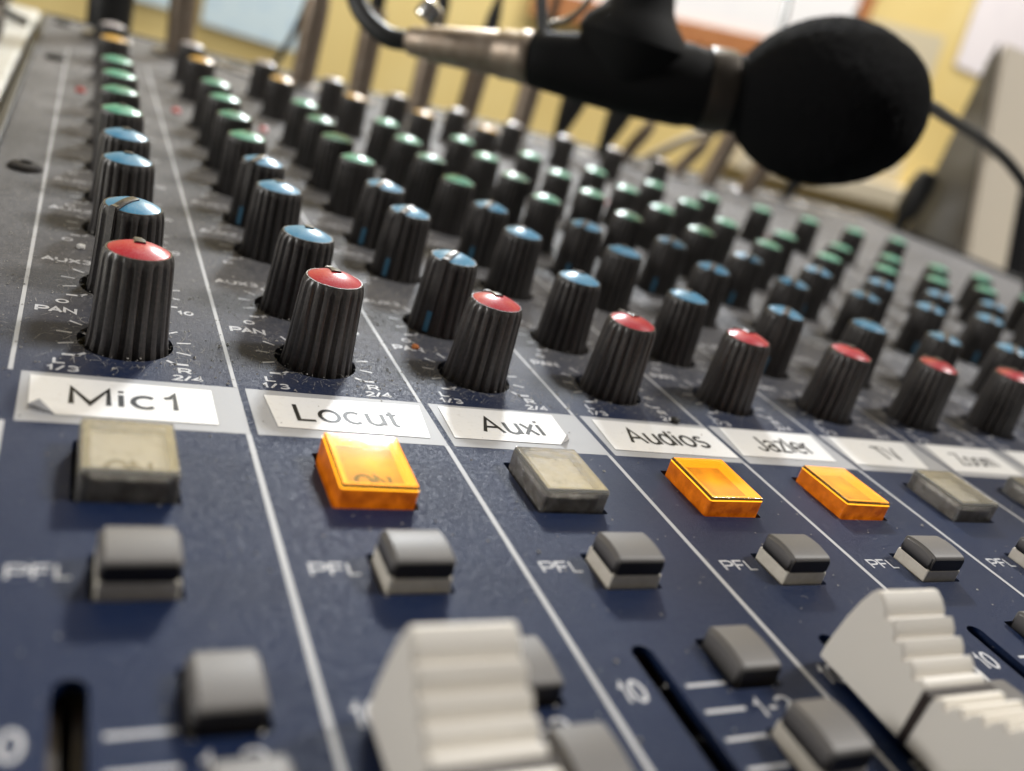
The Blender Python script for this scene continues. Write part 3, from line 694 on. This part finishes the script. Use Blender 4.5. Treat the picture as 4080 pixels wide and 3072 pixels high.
# ------------------------------------------------------------------ plugs standing in the back row, with their cables
def plug(x, y, kind, lean, lab, top):
    t = empty('cable_plug', (x, y, 0.03)); tag(t, lab, 'cable plug', 'cable plugs standing along the back of the console')
    t.rotation_euler = (R(lean[1]), R(lean[0]), 0)
    bm = bmesh.new()
    if kind == 'xlr':
        lathe(bm, [(0.62, 0.0), (0.62, 0.5), (0.95, 0.55), (0.98, 3.2), (0.92, 5.2), (0.70, 5.6)], 28); obj('plug_body', bm, M_blackp, t, 40)
    elif kind == 'metal':
        lathe(bm, [(0.55, 0.0), (0.55, 0.35), (0.60, 0.4), (0.62, 3.3), (0.58, 4.2), (0.50, 4.6)], 24); obj('plug_body', bm, M_plug, t, 40)
        bm = bmesh.new(); lathe(bm, [(0.40, 4.6), (0.38, 5.8), (0.24, 6.6)], 16); obj('strain_relief', bm, M_blackp, t, 40)
    elif kind == 'thin':
        lathe(bm, [(0.36, 0.0), (0.36, 0.3), (0.40, 0.35), (0.42, 2.4), (0.30, 3.0)], 20); obj('plug_body', bm, M_plug, t, 40)
    else:
        lathe(bm, [(0.22, 0.0), (0.28, 0.5), (0.46, 1.3), (0.66, 2.3), (0.80, 3.4), (0.85, 4.8), (0.60, 5.4)], 24); obj('plug_body', bm, M_blackp, t, 40)
    bm = bmesh.new(); h = {'xlr': 5.5, 'metal': 6.4, 'thin': 2.9, 'boot': 5.3}[kind]
    tube(bm, [(0, 0, h), (0, 0.2, h + 2), (top[0] * 0.4, 1.4 + top[1] * 0.4, h + 5), (top[0], 3 + top[1], h + 5 + top[2])], 0.22, 8, 6)
    obj('cable', bm, random.choice((M_cable, M_bcable)) if kind != 'thin' else M_gcable, t, 180)
plug(1.5, 36.6, 'xlr', (0, 0), 'wide black plug behind the leftmost knob column', (0.5, 4, 3))
plug(4.6, 36.6, 'metal', (-2, 0), 'brown metal plug left of the pale blue sheet', (1, 5, 4))
plug(10.6, 37.0, 'metal', (1, 1), 'brown metal plug right of the pale blue sheet', (0.5, 5, 5))
plug(13.6, 37.0, 'metal', (0, 0), 'brown metal plug standing left of the microphone connector', (-1, 5, 3))
plug(16.8, 36.6, 'metal', (1, -2), 'brown metal plug below the left end of the microphone connector', (2, 4, 2))
plug(19.7, 37.0, 'metal', (2, 1), 'brown metal plug below the middle of the microphone connector', (1, 3, 2))
plug(22.8, 36.4, 'metal', (2, -1), 'brown metal plug below the right end of the microphone connector', (2, 4, 2))
plug(25.4, 36.6, 'boot', (9, 0), 'left one of two black tapered plugs under the microphone body', (2, 3, 2))
plug(28.5, 36.6, 'boot', (11, 0), 'right one of two black tapered plugs under the microphone body', (3, 3, 1))
plug(30.4, 37.2, 'thin', (28, 0), 'thin plug leaning right just beside the two black plugs', (8, 0, 1))
plug(34.2, 36.8, 'thin', (30, 5), 'thin plug leaning right, middle of the leaning plugs', (7, 2, 2))
plug(36.6, 36.4, 'metal', (14, -3), 'dark brown plug leaning right under the foam windshield', (3, 3, 3))
plug(40.0, 36.6, 'metal', (16, 3), 'dark brown plug hidden half by the bottom of the foam', (4, 3, 3))
plug(43.2, 36.4, 'boot', (14, 0), 'black tapered plug below the right half of the foam', (4, 3, 2))
def loose(name, pts, r, m, lab):
    bm = bmesh.new(); tube(bm, pts, r, 8, 8); tag(obj(name, bm, m, smooth=180), lab, 'cable')
loose('loose_cable', [(8, 44, -4.5), (10.6, 43, 1), (11.6, 43, 5), (12.2, 44, 8), (12.5, 46, 14)], 0.17, M_cable, 'thin dark cable rising left of the microphone connector')
loose('loose_cable', [(19, 43, -4.5), (21.4, 42, 0), (21.9, 42, 4), (22.6, 43, 9)], 0.16, M_bcable, 'thin brown cable hanging between two metal plugs')
loose('loose_cable', [(32, 44, -4), (37.5, 42, 1.6), (42, 41.5, 4.2), (48, 44, 8)], 0.30, M_gcable, 'pale cable crossing below the foam windshield')

# ------------------------------------------------------------------ the microphone
mic = empty('microphone', (14.0, 15.5, 5.2)); tag(mic, 'black studio microphone with foam windshield hanging over the console', 'microphone')
A = Vector((10.0, 19.19, 4.52)); B = Vector((13.19, 16.44, 5.15)); C_ = Vector((19.31, 13.93, 5.91)); D = Vector((24.74, 11.36, 7.01))
inv = Matrix.Translation(-mic.location)
def mpart(name, bm, m, sm=40):
    bm.transform(inv); return obj(name, bm, m, mic, sm)
bm = bmesh.new(); l1 = (B - A).length
lathe(bm, [(0.36, 0), (0.46, 0.12), (0.50, 0.7), (0.56, 0.75), (0.70, l1 * 0.72), (0.68, l1 * 0.74), (0.76, l1 * 0.78), (0.77, l1)], 36, axis(A, B)); con = mpart('connector', bm, M_plug)
bm = bmesh.new(); lathe(bm, [(0.78, 0), (0.82, 0.1), (0.82, 0.35), (0.78, 0.45)], 36, axis(B - (B - A).normalized() * 0.4, B)); bm.transform(inv); obj('connector_ring', bm, M_plug, con, 40)
bm = bmesh.new(); l2 = (C_ - B).length
lathe(bm, [(0.74, -0.1), (0.84, 0.05), (0.92, 0.6), (1.10, l2 * 0.3), (1.26, l2 * 0.55), (1.30, l2 * 0.76), (1.24, l2 * 0.80), (1.22, l2 + 0.6)], 40, axis(B, C_)); mpart('body', bm, M_mic)
bm = bmesh.new(); lathe(bm, [(1.27, 0), (1.31, 0.1), (1.31, 0.75), (1.27, 0.85)], 40, axis(C_ - (C_ - B).normalized() * 1.0, C_)); mpart('grille_ring', bm, mat('bronze_ring', (0.06, 0.05, 0.04), 0.4, metal=0.8))
# foam: egg shaped, slightly lumpy
bm = bmesh.new(); Fx = axis(C_, D); lf = (D - C_).length
bmesh.ops.create_uvsphere(bm, u_segments=150, v_segments=100, radius=1)
for v in bm.verts:
    t = v.co.z
    rad = 2.62 * (1 - 0.03 * max(0, -t))
    lump = 1 + 0.020 * math.sin(5 * v.co.x + 3 * t) + 0.018 * math.sin(7 * v.co.y - 2 * t) + random.uniform(-0.012, 0.012)
    x, y = v.co.x * rad * lump, v.co.y * rad * lump
    if t < -0.72:
        q = math.hypot(v.co.x, v.co.y); s = (1.75 / max(q * rad, 1e-3)); s = min(1, s) if q * rad > 1.75 else 1
    v.co = Fx @ Vector((x, y, lf * (0.5 + 0.53 * t)))
mpart('foam_windshield', bm, M_foam, 180)
# yoke and posts that hold it
bm = bmesh.new(); T = Vector((15.82, 15.17, 5.65))
lathe(bm, [(0.9, -0.5), (1.45, 0.3), (1.75, 0.95), (1.62, 1.3), (1.25, 1.65), (1.02, 2.0), (0.86, 2.5), (0.78, 3.2), (0.76, 45)], 32, Matrix.Translation(T)); mpart('yoke', bm, M_mic)
bm = bmesh.new(); tube(bm, [(13.65, 16.39, 5.36), (13.49, 16.83, 6.13), (13.29, 17.65, 7.69), (13.12, 19.39, 10.22)], 0.19, 10, 4); mpart('post', bm, M_blackp)
bm = bmesh.new(); pts = []
for i in range(15):
    a = R(200 - 12 * i); pts.append(T + Vector((-0.9 + 1.5 * math.cos(a) * 0.9, 0.4 * math.cos(a), 1.2 + 1.5 * math.sin(a) - 0.9)))
pts = [(13.2, 15.8, 6.3), (13.7, 15.75, 6.55), (14.15, 15.7, 7.1), (14.3, 15.7, 8.0), (14.25, 15.8, 9.5)]
tube(bm, pts, 0.10, 8, 6); mpart('spring_wire', bm, M_silver, 180)
bm = bmesh.new(); lathe(bm, [(0.35, 0), (0.38, 0.1), (0.38, 0.5), (0.25, 0.6)], 20, Matrix.Translation((9.9, 17.8, 5.35)) @ Matrix.Rotation(R(30), 4, 'Y')); mpart('thumb_screw', bm, M_silver)
bm = bmesh.new(); tube(bm, [A + Vector((0.1, -0.05, 0)), A + Vector((-0.7, 0.35, -0.05)), A + Vector((-1.45, 1.2, 0.5)), A + Vector((-1.75, 2.3, 1.7)), A + Vector((-1.7, 3.2, 3.6)), A + Vector((-1.5, 5, 9))], 0.33, 10, 8)
bm.transform(inv); obj('microphone_cable', bm, M_cable, mic, 180)
loose('loose_cable', [(23.5, 12.8, 7.1), (26.4, 13.0, 7.4), (29.9, 14.7, 7.3), (34.9, 16.7, 6.95), (37.9, 17.2, 6.3), (39.8, 17.1, 5.2), (41.5, 16.8, 2.6), (42.5, 16.5, 0.3)], 0.24, M_cable, 'black cable running right from behind the foam windshield')

# ------------------------------------------------------------------ the room behind
M_wall = mat('yellow_wall_paint', (0.66, 0.44, 0.125), 0.7, spec=0.2)
L(M_wall, ramp(M_wall, noise(M_wall, 0.05, 4, 0.6, wpos(M_wall)), 0.3, 0.75, (0.69, 0.52, 0.20, 1), (0.75, 0.60, 0.27, 1)), P(M_wall).inputs['Base Color'])
bm = bmesh.new(); box(bm, -140, 330, 130, 136, -80, 170); o = obj('wall', bm, M_wall); o['kind'] = 'structure'; o['label'] = 'yellow painted wall'
M_desk = mat('pale_desk_laminate', (0.52, 0.50, 0.44), 0.35)
L(M_desk, ramp(M_desk, noise(M_desk, 0.4, 4, 0.6, wpos(M_desk)), 0.3, 0.8, (0.46, 0.44, 0.38, 1), (0.56, 0.54, 0.49, 1)), P(M_desk).inputs['Base Color'])
bm = bmesh.new(); box(bm, -70, 130, -30, 50, -8, -4.93, 0.2); tag(obj('desk', bm, M_desk), 'pale grey beige desk top under the console', 'desk')
M_dgear = mat('dark_brown_gear', (0.03, 0.018, 0.012), 0.5)
M_unit = mat('pale_grey_unit_paint', (0.55, 0.54, 0.49), 0.45)
L(M_unit, ramp(M_unit, noise(M_unit, 0.5, 4, 0.6, wpos(M_unit)), 0.3, 0.8, (0.48, 0.465, 0.41, 1), (0.58, 0.57, 0.53, 1)), P(M_unit).inputs['Base Color'])
bm = bmesh.new(); box(bm, -40, -1.5, -12, 43, -4.92, -0.12, 0.2); tag(obj('side_unit', bm, M_unit), 'pale grey flat topped unit beside the left edge of the console', 'side unit')
bm = bmesh.new(); box(bm, -9.5, -2.75, 35.4, 45, -0.11, 2.6, 0.25); ga = obj('power_box', bm, M_dgear); tag(ga, 'dark brown box with a short lead at the top left corner', 'box')
bm = bmesh.new(); tube(bm, [(-3.0, 36.6, 0.4), (-2.4, 36.2, 0.2), (-1.75, 35.9, 0.08)], 0.17, 8, 6); obj('lead', bm, M_cable, ga, 180)
bm = bmesh.new(); box(bm, -7, -2.3, 27.5, 31.5, -0.11, 1.0, 0.2); tag(obj('power_box', bm, M_dgear), 'low dark box on the pale unit, nearer than the one with the lead', 'box')
S_ = 141.12 / 81.12           # the far wall stands 130 cm back; heights and widths were measured on a plane at 70
def far(x, z): return (0.494 + (x - 0.494) * S_, 6.165 + (z - 6.165) * S_)
def sheet(name, pts, m, lab, cat, dy=0.0):
    """paper pinned on the wall: x,z corners, 0.6 mm thick"""
    bm = bmesh.new(); y = 129.9 - dy; pts = [far(*p) for p in pts]
    a = [bm.verts.new((p[0], y, p[1])) for p in pts]; b = [bm.verts.new((p[0], y + 0.06, p[1])) for p in pts]
    bm.faces.new(a); bm.faces.new(b[::-1]); n = len(pts)
    for i in range(n): bm.faces.new((a[i], b[i], b[(i + 1) % n], a[(i + 1) % n]))
    bmesh.ops.recalc_face_normals(bm, faces=bm.faces)
    o = obj(name, bm, m); tag(o, lab, cat); return o
def paper_mat(name, c, c2, sc_):
    m = mat(name, c, 0.6, spec=0.2); L(m, ramp(m, noise(m, sc_, 2, 0.5, wpos(m)), 0.58, 0.75, (*c, 1), (*c2, 1)), P(m).inputs['Base Color']); return m
M_bsheet = paper_mat('pale_blue_sheet_paper', (0.62, 0.74, 0.78), (0.42, 0.58, 0.72), 0.45)
sheet('wall_sheet', [(8.8, -1.15), (16.75, -1.5), (16.3, 10), (8.9, 10)], M_bsheet, 'pale blue printed sheet between two brown metal plugs', 'wall sheet', 0.6)
sheet('wall_sheet', [(1.5, -0.6), (7.0, -0.75), (7.0, 9.5), (1.5, 9.5)], M_bsheet, 'pale blue sheet behind the wide black plug', 'wall sheet', 0.6)
M_wsheet = paper_mat('white_sheet_paper', (0.80, 0.79, 0.79), (0.72, 0.71, 0.74), 0.12)
M_psheet = paper_mat('pinkish_white_paper', (0.80, 0.745, 0.755), (0.74, 0.69, 0.71), 0.10)
sheet('wall_sheet', [(89.8, 15.3), (107, 14.6), (106, 40), (86.8, 40)], M_psheet, 'pinkish white sheet at the top right corner', 'wall sheet', 0.3)
M_beige = paper_mat('beige_card', (0.56, 0.49, 0.35), (0.50, 0.43, 0.30), 0.08)
sheet('wall_card', [(74.6, 1.2), (89.0, 1.2), (86.6, 17.6), (74.6, 16.6)], M_beige, 'beige card right of the wood framed board', 'wall card', 0.2)
M_bshelf = mat('beige_shelf_board', (0.58, 0.51, 0.38), 0.5)
bm = bmesh.new(); (x0, z0), (x1, z1) = far(62, -1.4), far(94.5, 0.9); box(bm, x0, x1, 122, 129.9, z0, z1, 0.2); tag(obj('wall_shelf', bm, M_bshelf), 'beige shelf board on the wall under the foam windshield', 'wall shelf')
M_wood = mat('orange_brown_wood', (0.42, 0.17, 0.06), 0.45)
L(M_wood, ramp(M_wood, noise(M_wood, 0.5, 5, 0.6, wpos(M_wood)), 0.3, 0.75, (0.34, 0.12, 0.04, 1), (0.48, 0.22, 0.09, 1)), P(M_wood).inputs['Base Color'])
board = empty('framed_board', (95, 129, 30)); tag(board, 'white board in an orange brown wood frame behind the microphone', 'framed board')
def bpart(name, pts, y0, y1, m):
    bm = bmesh.new(); pts = [far(*p) for p in pts]; a = [bm.verts.new((p[0] - 95, y0 - 129, p[1] - 30)) for p in pts]; b = [bm.verts.new((p[0] - 95, y1 - 129, p[1] - 30)) for p in pts]
    bm.faces.new(a); bm.faces.new(b[::-1]); n = len(pts)
    for i in range(n): bm.faces.new((a[i], b[i], b[(i + 1) % n], a[(i + 1) % n]))
    bmesh.ops.recalc_face_normals(bm, faces=bm.faces); obj(name, bm, m, board)
bpart('writing_surface', [(38, 8.9), (72.6, 12.3), (72.6, 45), (38, 45)], 129.0, 129.7, M_wsheet)
bpart('frame_rail', [(36.4, 6.9), (74.2, 10.6), (74.2, 12.4), (36.4, 9.1)], 128.2, 129.69, M_wood)
bpart('frame_rail', [(72.6, 12.4), (74.2, 12.4), (74.2, 45), (72.6, 45)], 128.2, 129.69, M_wood)
bpart('frame_rail', [(36.4, 9.1), (38, 9.3), (38, 45), (36.4, 45)], 128.2, 129.69, M_wood)
# right hand side: old beige monitor leaning back, short black plug
M_cab = mat('beige_monitor_plastic', (0.76, 0.68, 0.56), 0.45)
M_cabs = mat('grey_brown_side_panel', (0.17, 0.155, 0.135), 0.3)
L(M_cabs, ramp(M_cabs, noise(M_cabs, 0.25, 3, 0.5, wpos(M_cabs)), 0.35, 0.7, (0.11, 0.095, 0.075, 1), (0.24, 0.23, 0.21, 1)), P(M_cabs).inputs['Base Color'])
M_scr = mat('dark_screen_glass', (0.006, 0.006, 0.007), 0.25)
cab = empty('monitor', (57, 32, -4.92)); tag(cab, 'beige monitor with grey side and dark screen right of the console', 'monitor')
def prism(bm, prof, x0, x1, bev=0.0):
    a = [bm.verts.new((x0, y - 32, z + 4.92)) for y, z in prof]; b = [bm.verts.new((x1, y - 32, z + 4.92)) for y, z in prof]
    f = [bm.faces.new(a), bm.faces.new(b[::-1])]; n = len(prof)
    for i in range(n): f.append(bm.faces.new((a[i], b[i], b[(i + 1) % n], a[(i + 1) % n])))
    bmesh.ops.recalc_face_normals(bm, faces=bm.faces)
    if bev: bmesh.ops.bevel(bm, geom=list({e for q in f for e in q.edges}), offset=bev, segments=2, affect='EDGES')
fy = lambda z: 32.5 + (z - 0.9) / 2.87
bm = bmesh.new(); prism(bm, [(fy(-4.9), -4.9), (fy(14.2), 14.2), (37.4, 12.9), (37.8, -4.9)], 0.3, 26, 0.25); obj('case', bm, M_cab, cab, 40)
bm = bmesh.new(); prism(bm, [(fy(-4.9) + 0.25, -4.9), (fy(13.9) + 0.25, 13.9), (37.5, 12.6), (37.9, -4.9)], -0.05, 0.29, 0.05); obj('side_panel', bm, M_cabs, cab)
bm = bmesh.new(); sq = [(4.7, -2.5), (4.7, 5.2), (5.6, 5.9), (22, 5.9), (22, -2.5)]
a = [bm.verts.new((x, fy(z) - 32 - 0.06, z + 4.92)) for x, z in sq]; b = [bm.verts.new((x, fy(z) - 32 + 0.05, z + 4.92)) for x, z in sq]
bm.faces.new(a); bm.faces.new(b[::-1])
for i in range(5): bm.faces.new((a[i], b[i], b[(i + 1) % 5], a[(i + 1) % 5]))
bmesh.ops.recalc_face_normals(bm, faces=bm.faces); obj('screen', bm, M_scr, cab)
bm = bmesh.new(); lathe(bm, [(0.35, 0), (0.35, 0.2), (0.25, 0.3)], 16, axis((1.1, fy(7.2) - 32, 12.1), (1.1, fy(7.2) - 34.87, 13.1))); obj('knob', bm, mat('white_glint_plastic', (0.8, 0.8, 0.8), 0.3), cab)  # small white stub stands in for a white spot and its bright glint
t = empty('cable_plug', (54.6, 36.6, 0.03)); t.rotation_euler = (0, R(10), 0); tag(t, 'short black plug alone at the right end of the console', 'cable plug')
bm = bmesh.new(); lathe(bm, [(0.42, 0), (0.5, 0.9), (0.55, 1.0), (0.85, 1.5), (0.95, 3.4), (0.72, 4.4), (0.4, 4.6)], 24); obj('plug_body', bm, M_blackp, t, 40)
